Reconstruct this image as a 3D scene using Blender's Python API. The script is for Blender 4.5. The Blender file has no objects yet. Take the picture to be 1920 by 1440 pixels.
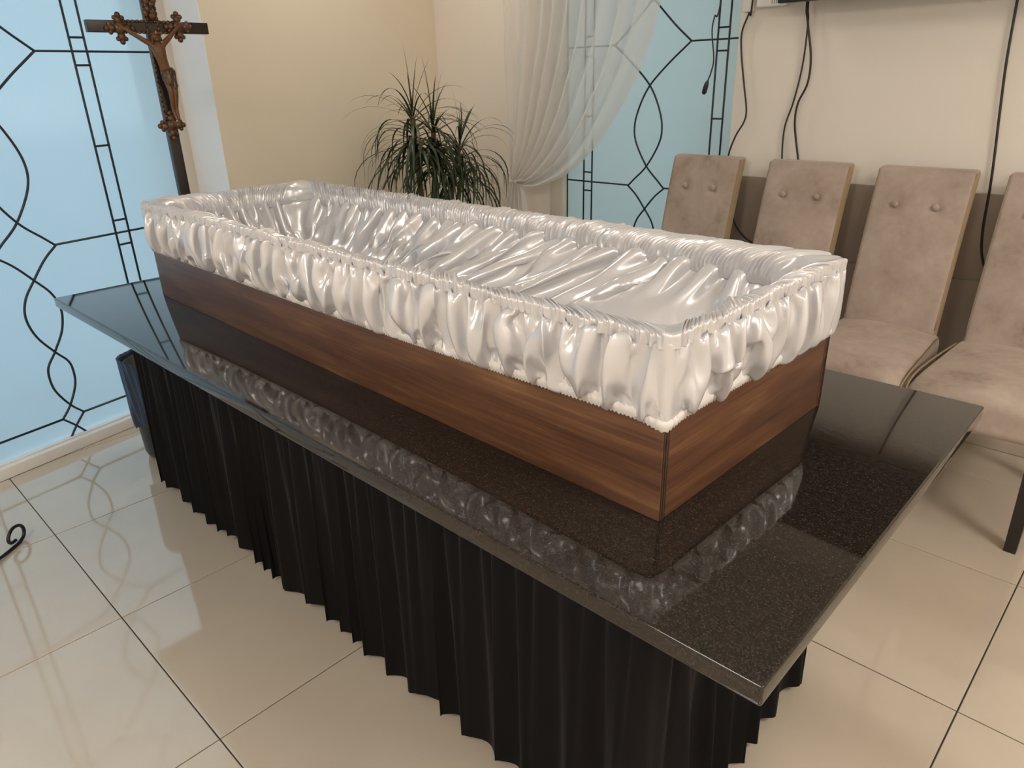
import bpy, math, random
import numpy as np
from mathutils import Vector, Matrix

rng = np.random.default_rng(7)
random.seed(7)
SC = bpy.context.scene
COL = SC.collection
PI = math.pi

# ------------------------------------------------------------------ camera, sky, light, exposure
YAW, PITCH, ROLL = 0.7752, 0.4036, -0.0289
cd = bpy.data.cameras.new('camera')
cd.sensor_width = 36.0
cd.lens = 36.0 * 1351.7 / 1920.0
cd.clip_start = 0.02
cam = bpy.data.objects.new('camera', cd)
COL.objects.link(cam)
_f0 = np.array([-math.sin(YAW), math.cos(YAW), 0]); _r0 = np.array([math.cos(YAW), math.sin(YAW), 0]); _u0 = np.array([0, 0, 1.])
_f = math.cos(PITCH) * _f0 - math.sin(PITCH) * _u0
_u1 = math.sin(PITCH) * _f0 + math.cos(PITCH) * _u0
_r = math.cos(ROLL) * _r0 + math.sin(ROLL) * _u1
_u = -math.sin(ROLL) * _r0 + math.cos(ROLL) * _u1
cam.matrix_world = Matrix(((_r[0], _u[0], -_f[0], 2.5375), (_r[1], _u[1], -_f[1], -0.3772), (_r[2], _u[2], -_f[2], 1.3759), (0, 0, 0, 1)))
SC.camera = cam

SC.view_settings.view_transform = 'Standard'
SC.view_settings.look = 'None'
SC.view_settings.gamma = 1.0
SC.view_settings.use_curve_mapping = False
SC.view_settings.exposure = 0.0

world = bpy.data.worlds.new('sky')
SC.world = world
world.use_nodes = True
wn = world.node_tree.nodes; wl = world.node_tree.links
bg = wn['Background']
tc = wn.new('ShaderNodeTexCoord'); sx = wn.new('ShaderNodeSeparateXYZ'); rp = wn.new('ShaderNodeValToRGB')
wl.new(tc.outputs['Generated'], sx.inputs[0]); wl.new(sx.outputs['Z'], rp.inputs[0]); wl.new(rp.outputs[0], bg.inputs[0])
rp.color_ramp.elements[0].position = 0.0; rp.color_ramp.elements[0].color = (0.66, 0.85, 0.97, 1)
rp.color_ramp.elements[1].position = 0.6; rp.color_ramp.elements[1].color = (0.56, 0.78, 1.0, 1)
bg.inputs['Strength'].default_value = 3.65

def area(name, loc, target, size, power, color):
    ld = bpy.data.lights.new(name, 'AREA')
    ld.shape = 'DISK'; ld.size = size; ld.energy = power; ld.color = color
    o = bpy.data.objects.new(name, ld); COL.objects.link(o)
    o.location = loc
    o.rotation_euler = (Vector(target) - Vector(loc)).to_track_quat('-Z', 'Y').to_euler()
    return o
WARM = (1.0, 0.925, 0.84)
CEIL_LAMPS = [(4.2, 0.8, 2.70, 56, 0.95), (1.8, -1.9, 2.70, 46, 0.95), (4.2, -1.8, 2.70, 31, 0.95), (-0.3, 1.75, 2.70, 8, 0.36)]  # last, weak one is a fill added for the far left corner walls
for (lx, ly, lz, pw, sz) in CEIL_LAMPS:
    area('ceiling_lamp_light', (lx, ly, lz), (lx, ly, 0), sz, pw, WARM)

# ------------------------------------------------------------------ materials
def s2l(r, g, b):
    f = lambda c: (c / 255 / 12.92) if c / 255 <= 0.04045 else ((c / 255 + 0.055) / 1.055) ** 2.4
    return (f(r), f(g), f(b), 1)

class M:
    def __init__(self, name):
        self.m = bpy.data.materials.new(name); self.m.use_nodes = True
        self.n = self.m.node_tree.nodes; self.l = self.m.node_tree.links
        self.b = self.n['Principled BSDF']
    def set(self, **k):
        for a, v in k.items():
            self.b.inputs[a.replace('_', ' ')].default_value = v
        return self
    def node(self, t, **k):
        n = self.n.new(t)
        for a, v in k.items():
            setattr(n, a, v)
        return n
    def coords(self, scale=(1, 1, 1), kind='Object', rot=(0, 0, 0)):
        t = self.node('ShaderNodeTexCoord'); mp = self.node('ShaderNodeMapping')
        mp.inputs['Scale'].default_value = scale; mp.inputs['Rotation'].default_value = rot
        self.l.new(t.outputs[kind], mp.inputs[0]); return mp.outputs[0]
    def noise(self, vec, scale, detail=3, rough=0.5, dist=0.0):
        n = self.node('ShaderNodeTexNoise')
        n.inputs['Scale'].default_value = scale; n.inputs['Detail'].default_value = detail
        n.inputs['Roughness'].default_value = rough; n.inputs['Distortion'].default_value = dist
        self.l.new(vec, n.inputs['Vector']); return n.outputs['Fac']
    def ramp(self, fac, stops):
        r = self.node('ShaderNodeValToRGB'); e = r.color_ramp.elements
        while len(e) < len(stops): e.new(0.5)
        for i, (p, c) in enumerate(stops):
            e[i].position = p; e[i].color = c if len(c) == 4 else (*c, 1)
        self.l.new(fac, r.inputs[0]); return r.outputs[0]
    def bump(self, h, strength, dist):
        bp = self.node('ShaderNodeBump'); bp.inputs['Strength'].default_value = strength; bp.inputs['Distance'].default_value = dist
        self.l.new(h, bp.inputs['Height']); self.l.new(bp.outputs[0], self.b.inputs['Normal'])
    def color(self, sock): self.l.new(sock, self.b.inputs['Base Color'])

def plain(name, c, rough=0.5, metallic=0.0, spec=0.5):
    return M(name).set(Base_Color=c if len(c) == 4 else (*c, 1), Roughness=rough, Metallic=metallic, Specular_IOR_Level=spec).m

def wall_mat(name, c):
    m = M(name).set(Roughness=0.75, Specular_IOR_Level=0.25)
    v = m.coords()
    f = m.noise(v, 1.6, 3)
    m.color(m.ramp(f, [(0.3, tuple(x * 0.96 for x in c[:3])), (0.7, c[:3])]))
    m.bump(m.noise(v, 90, 3), 0.06, 0.002)
    return m.m

MAT = {}
MAT['wall'] = wall_mat('painted_wall_cream', (0.80, 0.745, 0.67))
MAT['wall_beige'] = wall_mat('painted_wall_beige', (0.80, 0.72, 0.58))
MAT['reveal'] = wall_mat('painted_reveal_white', (0.86, 0.87, 0.88))
MAT['ceiling'] = wall_mat('painted_ceiling', (0.88, 0.86, 0.82))
MAT['dado'] = wall_mat('dado_panel_paint', (0.36, 0.29, 0.235))
MAT['white_paint'] = plain('white_lacquer', (0.78, 0.77, 0.74), 0.35)
MAT['cream_frame'] = plain('cream_frame', (0.66, 0.61, 0.53), 0.4)
MAT['grout'] = plain('dark_grout', (0.05, 0.042, 0.035), 0.9)
MAT['black_iron'] = plain('black_wrought_iron', (0.012, 0.012, 0.013), 0.38, 0.2)
MAT['black_plastic'] = plain('black_plastic', (0.008, 0.008, 0.008), 0.35)
MAT['cable'] = plain('black_cable_rubber', (0.012, 0.011, 0.010), 0.45)
MAT['lead'] = plain('dark_lead_strip', (0.012, 0.018, 0.021), 0.5)
MAT['white_plastic'] = plain('white_plastic', (0.80, 0.78, 0.74), 0.35)
MAT['grey_mark'] = plain('grey_print', (0.30, 0.29, 0.29), 0.6)
MAT['black_leg'] = plain('black_stained_leg', (0.016, 0.012, 0.010), 0.35)

def frosted(name, c, gloss=0.07):
    m = M(name)
    n, l = m.n, m.l
    n.remove(m.b)
    tr = n.new('ShaderNodeBsdfTranslucent'); tr.inputs[0].default_value = (*c, 1)
    gl = n.new('ShaderNodeBsdfGlossy'); gl.inputs['Roughness'].default_value = 0.22
    rf = n.new('ShaderNodeBsdfRefraction'); rf.inputs[0].default_value = (*c, 1); rf.inputs['Roughness'].default_value = 0.75; rf.inputs['IOR'].default_value = 1.02
    m1 = n.new('ShaderNodeMixShader'); m1.inputs[0].default_value = 0.3
    l.new(tr.outputs[0], m1.inputs[1]); l.new(rf.outputs[0], m1.inputs[2])
    m2 = n.new('ShaderNodeMixShader'); m2.inputs[0].default_value = gloss
    l.new(m1.outputs[0], m2.inputs[1]); l.new(gl.outputs[0], m2.inputs[2])
    l.new(m2.outputs[0], n['Material Output'].inputs[0])
    return m.m
MAT['frost_left'] = frosted('frosted_glass_left', (0.60, 0.625, 0.62))
MAT['frost_back'] = frosted('frosted_glass_back', (0.64, 0.62, 0.565))

m = M('polished_beige_tile').set(Roughness=0.07, Specular_IOR_Level=1.0, Coat_Weight=0.6, Coat_Roughness=0.05, Coat_IOR=1.6)
v = m.coords()
f = m.noise(v, 2.2, 5, 0.6)
m.color(m.ramp(f, [(0.3, (0.49, 0.42, 0.335)), (0.7, (0.54, 0.47, 0.38))]))
m.bump(m.noise(v, 5, 2), 0.02, 0.004)
MAT['tile'] = m.m

m = M('black_granite').set(Roughness=0.045, Specular_IOR_Level=0.55)
v = m.coords()
fa = m.noise(v, 330, 3, 0.75); fb = m.noise(v, 120, 2, 0.6)
mx = m.node('ShaderNodeMath', operation='MULTIPLY_ADD'); mx.inputs[1].default_value = 0.75
m.l.new(fa, mx.inputs[0]); sc_ = m.node('ShaderNodeMath', operation='MULTIPLY'); sc_.inputs[1].default_value = 0.25; m.l.new(fb, sc_.inputs[0]); m.l.new(sc_.outputs[0], mx.inputs[2])
m.color(m.ramp(mx.outputs[0], [(0.42, (0.007, 0.0055, 0.0045)), (0.54, (0.022, 0.016, 0.012)), (0.68, (0.060, 0.045, 0.034))]))
MAT['granite'] = m.m

m = M('walnut_veneer').set(Roughness=0.42, Specular_IOR_Level=0.4)
v = m.coords(scale=(1.0, 8.0, 14.0), rot=(0, 0.10, 0))
g1 = m.noise(v, 2.4, 6, 0.62, 0.6); g2 = m.noise(m.coords(scale=(2.0, 30.0, 110.0), rot=(0, 0.10, 0)), 2.0, 3, 0.6)
mm = m.node('ShaderNodeMix'); mm.data_type = 'FLOAT'; mm.inputs[0].default_value = 0.35
m.l.new(g1, mm.inputs[2]); m.l.new(g2, mm.inputs[3])
m.color(m.ramp(mm.outputs[0], [(0.30, (0.045, 0.020, 0.010)), (0.48, (0.105, 0.045, 0.023)), (0.58, (0.145, 0.068, 0.031)), (0.70, (0.225, 0.118, 0.054))]))
m.bump(g2, 0.08, 0.001)
MAT['walnut'] = m.m
MAT['walnut_edge'] = plain('dark_board_edge', (0.03, 0.016, 0.010), 0.7)

def satin(name, c, rough=0.24):
    m = M(name).set(Base_Color=(*c, 1), Roughness=rough, Specular_IOR_Level=0.8, Metallic=0.26)
    v = m.coords(scale=(1.0, 1.0, 0.55), rot=(0.25, 0.35, 0))
    nt = m.node('ShaderNodeTexNoise'); nt.noise_type = 'RIDGED_MULTIFRACTAL'
    nt.inputs['Scale'].default_value = 13; nt.inputs['Detail'].default_value = 2.5; nt.inputs['Roughness'].default_value = 0.45; nt.inputs['Distortion'].default_value = 0.4
    m.l.new(v, nt.inputs['Vector'])
    m.bump(nt.outputs['Fac'], 0.55, 0.012)
    return m.m
MAT['satin'] = satin('white_satin', (0.62, 0.61, 0.625), 0.24)
MAT['lace'] = plain('white_lace_elastic', (0.68, 0.65, 0.63), 0.8, 0, 0.2)

m = M('black_velvet').set(Base_Color=(0.0045, 0.0040, 0.0042, 1), Roughness=0.75, Specular_IOR_Level=0.12, Sheen_Weight=0.10, Sheen_Roughness=0.35)
m.b.inputs['Sheen Tint'].default_value = (0.6, 0.5, 0.5, 1)
MAT['velvet'] = m.m
m = M('navy_liner').set(Base_Color=(0.010, 0.022, 0.050, 1), Roughness=0.35)
m.bump(m.noise(m.coords(), 30, 4, 0.6), 0.4, 0.01)
MAT['liner'] = m.m

def chair_mat(name, seed):
    m = M(name).set(Roughness=0.85, Specular_IOR_Level=0.15, Sheen_Weight=0.30, Sheen_Roughness=0.4)
    m.b.inputs['Sheen Tint'].default_value = (0.9, 0.8, 0.7, 1)
    v = m.coords()
    mp = m.node('ShaderNodeVectorMath', operation='ADD'); mp.inputs[1].default_value = (seed * 3.1, seed * 1.7, seed)
    m.l.new(v, mp.inputs[0]); v = mp.outputs[0]
    a = m.noise(v, 5.0, 4, 0.55, 0.4); b = m.noise(v, 38, 3, 0.6)
    mm = m.node('ShaderNodeMix'); mm.data_type = 'FLOAT'; mm.inputs[0].default_value = 0.25
    m.l.new(a, mm.inputs[2]); m.l.new(b, mm.inputs[3])
    m.color(m.ramp(mm.outputs[0], [(0.26, (0.21, 0.157, 0.120)), (0.42, (0.36, 0.288, 0.240)), (0.60, (0.44, 0.358, 0.305)), (0.75, (0.50, 0.41, 0.34))]))
    m.bump(b, 0.10, 0.002)
    return m.m
MAT['chair'] = [chair_mat('taupe_velvet_%d' % i, i) for i in range(4)]
MAT['piping'] = plain('taupe_piping', (0.30, 0.22, 0.15), 0.7, 0, 0.2)
MAT['chair_side'] = plain('tan_velvet_side', (0.40, 0.30, 0.19), 0.85, 0, 0.15)

m = M('sheer_voile')
n, l = m.n, m.l; n.remove(m.b)
tp = n.new('ShaderNodeBsdfTransparent'); tl = n.new('ShaderNodeBsdfTranslucent'); df = n.new('ShaderNodeBsdfDiffuse')
tl.inputs[0].default_value = (0.88, 0.86, 0.83, 1); df.inputs[0].default_value = (0.82, 0.80, 0.78, 1)
a = n.new('ShaderNodeMixShader'); a.inputs[0].default_value = 0.42; l.new(df.outputs[0], a.inputs[1]); l.new(tl.outputs[0], a.inputs[2])
b = n.new('ShaderNodeMixShader')
lw = n.new('ShaderNodeLayerWeight'); lw.inputs[0].default_value = 0.35
mr = n.new('ShaderNodeMapRange'); mr.inputs['To Min'].default_value = 0.67; mr.inputs['To Max'].default_value = 0.97
l.new(lw.outputs['Facing'], mr.inputs[0]); l.new(mr.outputs[0], b.inputs[0])
l.new(tp.outputs[0], b.inputs[1]); l.new(a.outputs[0], b.inputs[2]); l.new(b.outputs[0], n['Material Output'].inputs[0])
MAT['voile'] = m.m

m = M('dracaena_leaf').set(Roughness=0.42, Specular_IOR_Level=0.4)
m.color(m.ramp(m.noise(m.coords(), 9, 2), [(0.35, (0.012, 0.022, 0.007)), (0.65, (0.030, 0.048, 0.014))]))
MAT['leaf'] = m.m
MAT['stem'] = plain('dracaena_stem', (0.10, 0.075, 0.05), 0.8)
MAT['pot'] = plain('white_pot', (0.65, 0.62, 0.57), 0.4)
MAT['soil'] = plain('potting_soil', (0.03, 0.02, 0.014), 0.95)
m = M('brown_patina').set(Roughness=0.28, Specular_IOR_Level=0.5)
m.color(m.ramp(m.noise(m.coords(), 40, 4, 0.6), [(0.35, (0.030, 0.012, 0.006)), (0.55, (0.090, 0.038, 0.014)), (0.75, (0.210, 0.105, 0.030))]))
MAT['bronze'] = m.m
m = M('gold_brown_patina').set(Roughness=0.42, Specular_IOR_Level=0.5)
m.color(m.ramp(m.noise(m.coords(), 60, 4, 0.6), [(0.3, (0.045, 0.017, 0.006)), (0.52, (0.12, 0.050, 0.014)), (0.72, (0.25, 0.120, 0.032))]))
MAT['figure'] = m.m
MAT['black_wood'] = plain('black_stained_wood', (0.018, 0.012, 0.009), 0.35)
MAT['screen'] = plain('dark_screen', (0.004, 0.004, 0.005), 0.45)
MAT['lamp_glow'] = None
MAT['ground'] = plain('outdoor_paving', (0.30, 0.33, 0.33), 0.9)
MAT['render_grey'] = plain('outdoor_facade', (0.60, 0.62, 0.60), 0.9)

# ------------------------------------------------------------------ object helpers
def link(o, parent=None):
    COL.objects.link(o)
    if parent is not None: o.parent = parent
    return o
def empty(name, loc=(0, 0, 0), rz=0.0, label=None, cat=None, group=None, kind=None):
    o = bpy.data.objects.new(name, None); o.empty_display_size = 0.05
    o.location = loc; o.rotation_euler = (0, 0, rz); link(o)
    tag(o, label, cat, group, kind); return o
def tag(o, label=None, cat=None, group=None, kind=None):
    if label: o['label'] = label
    if cat: o['category'] = cat
    if group: o['group'] = group
    if kind: o['kind'] = kind
    return o
def obj(name, verts, faces, mat, parent=None, smooth=True, kind=None, label=None):
    me = bpy.data.meshes.new(name)
    me.from_pydata([tuple(map(float, v)) for v in verts], [], faces)
    me.update()
    if smooth: me.polygons.foreach_set('use_smooth', [True] * len(me.polygons))
    if mat is not None: me.materials.append(mat)
    o = bpy.data.objects.new(name, me); link(o, parent)
    tag(o, label=label, kind=kind); return o
def grid_obj(name, P, mat, parent=None, wrap=False, subdiv=0, **k):
    """P: array (nv, nu, 3)"""
    nv, nu = P.shape[:2]
    idx = np.arange(nv * nu).reshape(nv, nu)
    if wrap: idx = np.concatenate([idx, idx[:, :1]], 1)
    a = idx[:-1, :-1].ravel(); b = idx[:-1, 1:].ravel(); c = idx[1:, 1:].ravel(); d = idx[1:, :-1].ravel()
    q = np.stack([a, b, c, d], 1)
    me = bpy.data.meshes.new(name)
    me.vertices.add(nv * nu); me.vertices.foreach_set('co', P.reshape(-1).astype(np.float32))
    me.loops.add(q.size); me.loops.foreach_set('vertex_index', q.ravel().astype(np.int32))
    me.polygons.add(len(q)); me.polygons.foreach_set('loop_start', (np.arange(len(q)) * 4).astype(np.int32))
    me.update(calc_edges=True); me.validate()
    me.polygons.foreach_set('use_smooth', [True] * len(me.polygons))
    me.materials.append(mat)
    o = bpy.data.objects.new(name, me); link(o, parent)
    if subdiv:
        s = o.modifiers.new('subsurf', 'SUBSURF'); s.levels = subdiv; s.render_levels = subdiv
    tag(o, **k); return o

def rbox(sx, sy, sz, r, n=3, q=3):
    """rounded box centred on the origin -> verts, faces"""
    h = np.array([sx, sy, sz]) / 2.0; r = min(r, h.min() * 0.999)
    def ticks(a):
        e = a - r
        t = list(np.linspace(-a, -e, q + 1))[:-1] + list(np.linspace(-e, e, n + 1)) + list(np.linspace(e, a, q + 1))[1:]
        return t
    V = {}; vs = []; F = []
    def vid(p):
        p = np.array(p); c = np.clip(p, -(h - r), h - r); d = p - c; L = np.linalg.norm(d)
        x = c + d / L * r if L > 1e-12 else p
        k = tuple(np.round(x, 6))
        if k not in V: V[k] = len(vs); vs.append(x)
        return V[k]
    for ax in range(3):
        u, w = (ax + 1) % 3, (ax + 2) % 3
        tu, tw = ticks(h[u]), ticks(h[w])
        for sg in (-1, 1):
            for i in range(len(tu) - 1):
                for j in range(len(tw) - 1):
                    pts = []
                    for (a, b) in ((i, j), (i + 1, j), (i + 1, j + 1), (i, j + 1)):
                        p = [0, 0, 0]; p[ax] = sg * h[ax]; p[u] = tu[a]; p[w] = tw[b]; pts.append(vid(p))
                    if len(set(pts)) < 3: continue
                    pts = list(dict.fromkeys(pts))
                    F.append(pts if sg > 0 else pts[::-1])
    return np.array(vs), F
def rbox_obj(name, size, loc, mat, parent=None, r=0.004, n=1, q=2, rz=0.0, rot=None, fn=None, **k):
    v, f = rbox(*size, r, n, q)
    if fn is not None: v = fn(v)
    o = obj(name, v, f, mat, parent, **k)
    o.location = loc; o.rotation_euler = rot if rot else (0, 0, rz)
    return o
def prism(name, poly, z0, z1, mat, parent=None, kind=None, mats=None):
    n = len(poly)
    A = sum(poly[i][0] * poly[(i + 1) % n][1] - poly[(i + 1) % n][0] * poly[i][1] for i in range(n))
    if A < 0: poly = poly[::-1]
    v = [(x, y, z0) for x, y in poly] + [(x, y, z1) for x, y in poly]
    f = [list(range(n))[::-1], list(range(n, 2 * n))] + [[i, (i + 1) % n, n + (i + 1) % n, n + i] for i in range(n)]
    return obj(name, v, f, mat, parent, smooth=False, kind=kind)
def spline(pts, per=8):
    P = np.array(pts, float); n = len(P)
    if n < 3: return P
    Q = np.vstack([2 * P[0] - P[1], P, 2 * P[-1] - P[-2]]); out = []
    for i in range(1, n):
        p0, p1, p2, p3 = Q[i - 1], Q[i], Q[i + 1], Q[i + 2]
        for t in np.linspace(0, 1, per, endpoint=False):
            out.append(0.5 * (2 * p1 + (p2 - p0) * t + (2 * p0 - 5 * p1 + 4 * p2 - p3) * t ** 2 + (3 * p1 - p0 - 3 * p2 + p3) * t ** 3))
    out.append(P[-1]); return np.array(out)
def tube_data(pts, rad, seg=8):
    P = np.array(pts, float); n = len(P)
    rad = np.full(n, rad) if np.isscalar(rad) else np.array(rad)
    T = np.gradient(P, axis=0); T /= np.linalg.norm(T, axis=1)[:, None] + 1e-12
    ref = np.array([0, 0, 1.]) if abs(T[0][2]) < 0.9 else np.array([1., 0, 0])
    U = np.cross(T[0], ref); U /= np.linalg.norm(U); vs = []; fs = []
    for i in range(n):
        U = U - T[i] * np.dot(U, T[i]); U /= np.linalg.norm(U) + 1e-12; W = np.cross(T[i], U)
        for k in range(seg):
            a = 2 * PI * k / seg; vs.append(P[i] + rad[i] * (math.cos(a) * U + math.sin(a) * W))
    for i in range(n - 1):
        for k in range(seg):
            fs.append([i * seg + k, i * seg + (k + 1) % seg, (i + 1) * seg + (k + 1) % seg, (i + 1) * seg + k])
    fs.append(list(range(seg))[::-1]); fs.append([(n - 1) * seg + k for k in range(seg)])
    return vs, fs
def tube(name, pts, rad, mat, parent=None, seg=8, **k):
    v, f = tube_data(pts, rad, seg); return obj(name, v, f, mat, parent, **k)
def lathe_data(prof, seg=28, c=(0, 0, 0)):
    vs = []; fs = []
    for r, z in prof:
        for k in range(seg):
            a = 2 * PI * k / seg; vs.append((c[0] + r * math.cos(a), c[1] + r * math.sin(a), c[2] + z))
    for i in range(len(prof) - 1):
        for k in range(seg):
            fs.append([i * seg + k, i * seg + (k + 1) % seg, (i + 1) * seg + (k + 1) % seg, (i + 1) * seg + k])
    fs.append(list(range(seg))[::-1]); fs.append([(len(prof) - 1) * seg + k for k in range(seg)])
    return vs, fs
def lathe(name, prof, mat, parent=None, seg=28, c=(0, 0, 0), **k):
    v, f = lathe_data(prof, seg, c); return obj(name, v, f, mat, parent, **k)
def join(*parts):
    vs = []; fs = []
    for v, f in parts:
        o = len(vs); vs += [tuple(p) for p in v]; fs += [[i + o for i in q] for q in f]
    return vs, fs
def ellipsoid(c, r, nu=10, nv=7):
    vs = []; fs = []
    for j in range(nv + 1):
        t = PI * j / nv
        for i in range(nu):
            a = 2 * PI * i / nu
            vs.append((c[0] + r[0] * math.sin(t) * math.cos(a), c[1] + r[1] * math.sin(t) * math.sin(a), c[2] + r[2] * math.cos(t)))
    for j in range(nv):
        for i in range(nu):
            fs.append([j * nu + i, j * nu + (i + 1) % nu, (j + 1) * nu + (i + 1) % nu, (j + 1) * nu + i][::-1])
    return vs, fs

# ------------------------------------------------------------------ room shell
TH = 0.2
ND = np.array([math.cos(TH), math.sin(TH)])            # normal of the left window wall, into the room
DD = np.array([-math.sin(TH), math.cos(TH)])           # along the left window wall
PB = np.array([-0.551, -0.034])                        # foot of the left window sill
P0 = PB - 0.04 * ND                                    # glass plane
def w1(s, off=0.0): return P0 + DD * s + ND * off
CEIL = 2.75
BY = 2.67                                              # back wall face
H = np.array([-0.578, 1.089])                          # outer corner of the window reveal
C = np.array([-0.985, BY])                             # far left room corner
G = w1(1.105)

floor = prism('floor', [(-1.5, -3.2), (5.2, -3.2), (5.2, 3.0), (-1.5, 3.0)], -0.08, -0.003, MAT['grout'], kind='structure')
def clip(poly, p, n):
    out = []
    for i in range(len(poly)):
        a, b = np.array(poly[i]), np.array(poly[(i + 1) % len(poly)])
        da, db = np.dot(a - p, n), np.dot(b - p, n)
        if da >= 0: out.append(tuple(a))
        if da * db < 0: out.append(tuple(a + (b - a) * da / (da - db)))
    return out
NL = np.array([C[1] - H[1], H[0] - C[0]]); NL /= np.linalg.norm(NL)
shared_tile = None
for i in range(-2, 9):
    for j in range(-5, 5):
        g = 0.0016
        poly = [(i * .6 + g, j * .6 + g), ((i + 1) * .6 - g, j * .6 + g), ((i + 1) * .6 - g, (j + 1) * .6 - g), (i * .6 + g, (j + 1) * .6 - g)]
        full = list(poly)
        poly = clip(poly, np.array([0, BY]), np.array([0, -1.]))
        if not poly: continue
        if (j + 0.5) * .6 < 1.0: poly = clip(poly, PB, ND)
        else: poly = clip(poly, H, NL)
        if len(poly) < 3: continue
        cx = sum(p[0] for p in poly) / len(poly); cy = sum(p[1] for p in poly) / len(poly)
        n_ = len(poly); e = 0.0012
        top = [(x - cx, y - cy) for x, y in poly]
        ins = [(x * (1 - e / 0.3), y * (1 - e / 0.3)) for x, y in top]
        isfull = poly == full
        if isfull and shared_tile is not None:
            o = bpy.data.objects.new('tile', shared_tile); link(o, floor)
        else:
            v_ = [(x, y, -0.006) for x, y in top] + [(x, y, -0.0008) for x, y in top] + [(x, y, 0) for x, y in ins]
            f_ = [[k, (k + 1) % n_, n_ + (k + 1) % n_, n_ + k] for k in range(n_)] + [[n_ + k, n_ + (k + 1) % n_, 2 * n_ + (k + 1) % n_, 2 * n_ + k] for k in range(n_)] + [list(range(2 * n_, 3 * n_))]
            o = obj('tile', v_, f_, MAT['tile'], floor, smooth=False)
            if isfull: shared_tile = o.data
        o.location = (cx, cy, 0)

prism('ceiling', [(-1.5, -3.2), (5.2, -3.2), (5.2, 3.0), (-1.5, 3.0)], CEIL, CEIL + 0.1, MAT['ceiling'], kind='structure')
prism('wall_right', [(5.0, -3.2), (5.2, -3.2), (5.2, 3.0), (5.0, 3.0)], 0, CEIL, MAT['wall'], kind='structure')
prism('wall_front', [(-1.5, -3.2), (5.0, -3.2), (5.0, -3.0), (-1.5, -3.0)], 0, CEIL, MAT['wall'], kind='structure')
# left: window wall (rotated), reveal, beige wall
S_END = -1.7
lf = w1(S_END)
prism('wall_left', [tuple(H), tuple(C), tuple(C + [-.4, .2]), tuple(w1(1.105, -.3))[:2], tuple(G)], 0, CEIL, MAT['wall_beige'], kind='structure')
prism('trim_1', [tuple(w1(1.105, 0.0)), tuple(w1(1.103, 0.0)), tuple(np.array(H) - DD * 0.002), tuple(np.array(H))], 0, CEIL, MAT['reveal'], kind='structure')
prism('wall_left_front', [tuple(lf), tuple(w1(S_END, -.3)), tuple(w1(S_END - 2.0, -.3)), tuple(w1(S_END - 2.0))], 0, CEIL, MAT['wall'], kind='structure')
prism('wall_left_header', [tuple(w1(S_END)), tuple(w1(1.105)), tuple(w1(1.105, -.3)), tuple(w1(S_END, -.3))], 2.35, CEIL, MAT['wall'], kind='structure')
# back wall
prism('wall_back', [(0.926, BY), (5.0, BY), (5.0, BY + .25), (0.926, BY + .25)], 0, CEIL, MAT['wall'], kind='structure')
prism('wall_back_left', [(-1.4, BY), (-0.105, BY), (-0.105, BY + .25), (-1.4, BY + .25)], 0, CEIL, MAT['wall'], kind='structure')
prism('wall_back_header', [(-0.105, BY), (0.926, BY), (0.926, BY + .25), (-0.105, BY + .25)], 2.35, CEIL, MAT['wall'], kind='structure')
# dado: two rows of flat panels behind the chairs
dado = empty('trim_2', (0, 0, 0), kind='structure')
xs = 0.930
k = 0
while xs < 4.9:
    xe = min(xs + 0.92, 4.99)
    for (z0, z1) in ((0.085, 0.636), (0.642, 0.948)):
        rbox_obj('panel', (xe - xs - 0.002, 0.012, z1 - z0), ((xs + xe) / 2, BY - 0.006, (z0 + z1) / 2), MAT['dado'], dado, r=0.0015, q=1)
    xs = xe
base = empty('baseboard_back', (0, 0, 0), kind='structure')
xs = 0.93
while xs < 4.9:
    xe = min(xs + 0.6 + (0.165 if xs < 1 else 0), 4.99)
    rbox_obj('tile', (xe - xs - 0.003, 0.010, 0.078), ((xs + xe) / 2, BY - 0.005, 0.040), MAT['tile'], base, r=0.0015, q=1)
    xs = xe
rbox_obj('baseboard_left', (0.012, 1.60, 0.08), ((H[0] + C[0]) / 2 + .006, (H[1] + C[1]) / 2, 0.04), MAT['tile'], None, r=0.002, rz=math.atan2(H[0] - C[0], C[1] - H[1]) * 1.0, kind='structure')

# windows ------------------------------------------------------------------
def mirror(l): return [(-a, b) for a, b in l]
PAT_CURVE = [(0.206, 1.497), (0.095, 1.409), (0.0, 1.318), (-0.052, 1.228), (-0.077, 1.14), (-0.064, 1.060), (0.0, 0.955), (0.068, 0.890), (0.104, 0.856)]
PAT_MID = [(0.104, 0.856), (0.052, 0.812), (0.0, 0.750), (-0.045, 0.690), (-0.062, 0.625), (-0.045, 0.550), (0.0, 0.478), (0.036, 0.430), (0.044, 0.385), (0.036, 0.330), (0.0, 0.262), (-0.040, 0.216)]
PAT_LOW = [(-0.040, 0.216), (0.0, 0.173), (0.050, 0.108)]
PAT_UP = [(0.206, 1.497), (0.119, 1.567), (0.022, 1.657), (0.0, 1.680), (-0.060, 1.76), (-0.080, 1.86), (-0.055, 1.96), (0.0, 2.05), (0.08, 2.12), (0.13, 2.155)]
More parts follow.
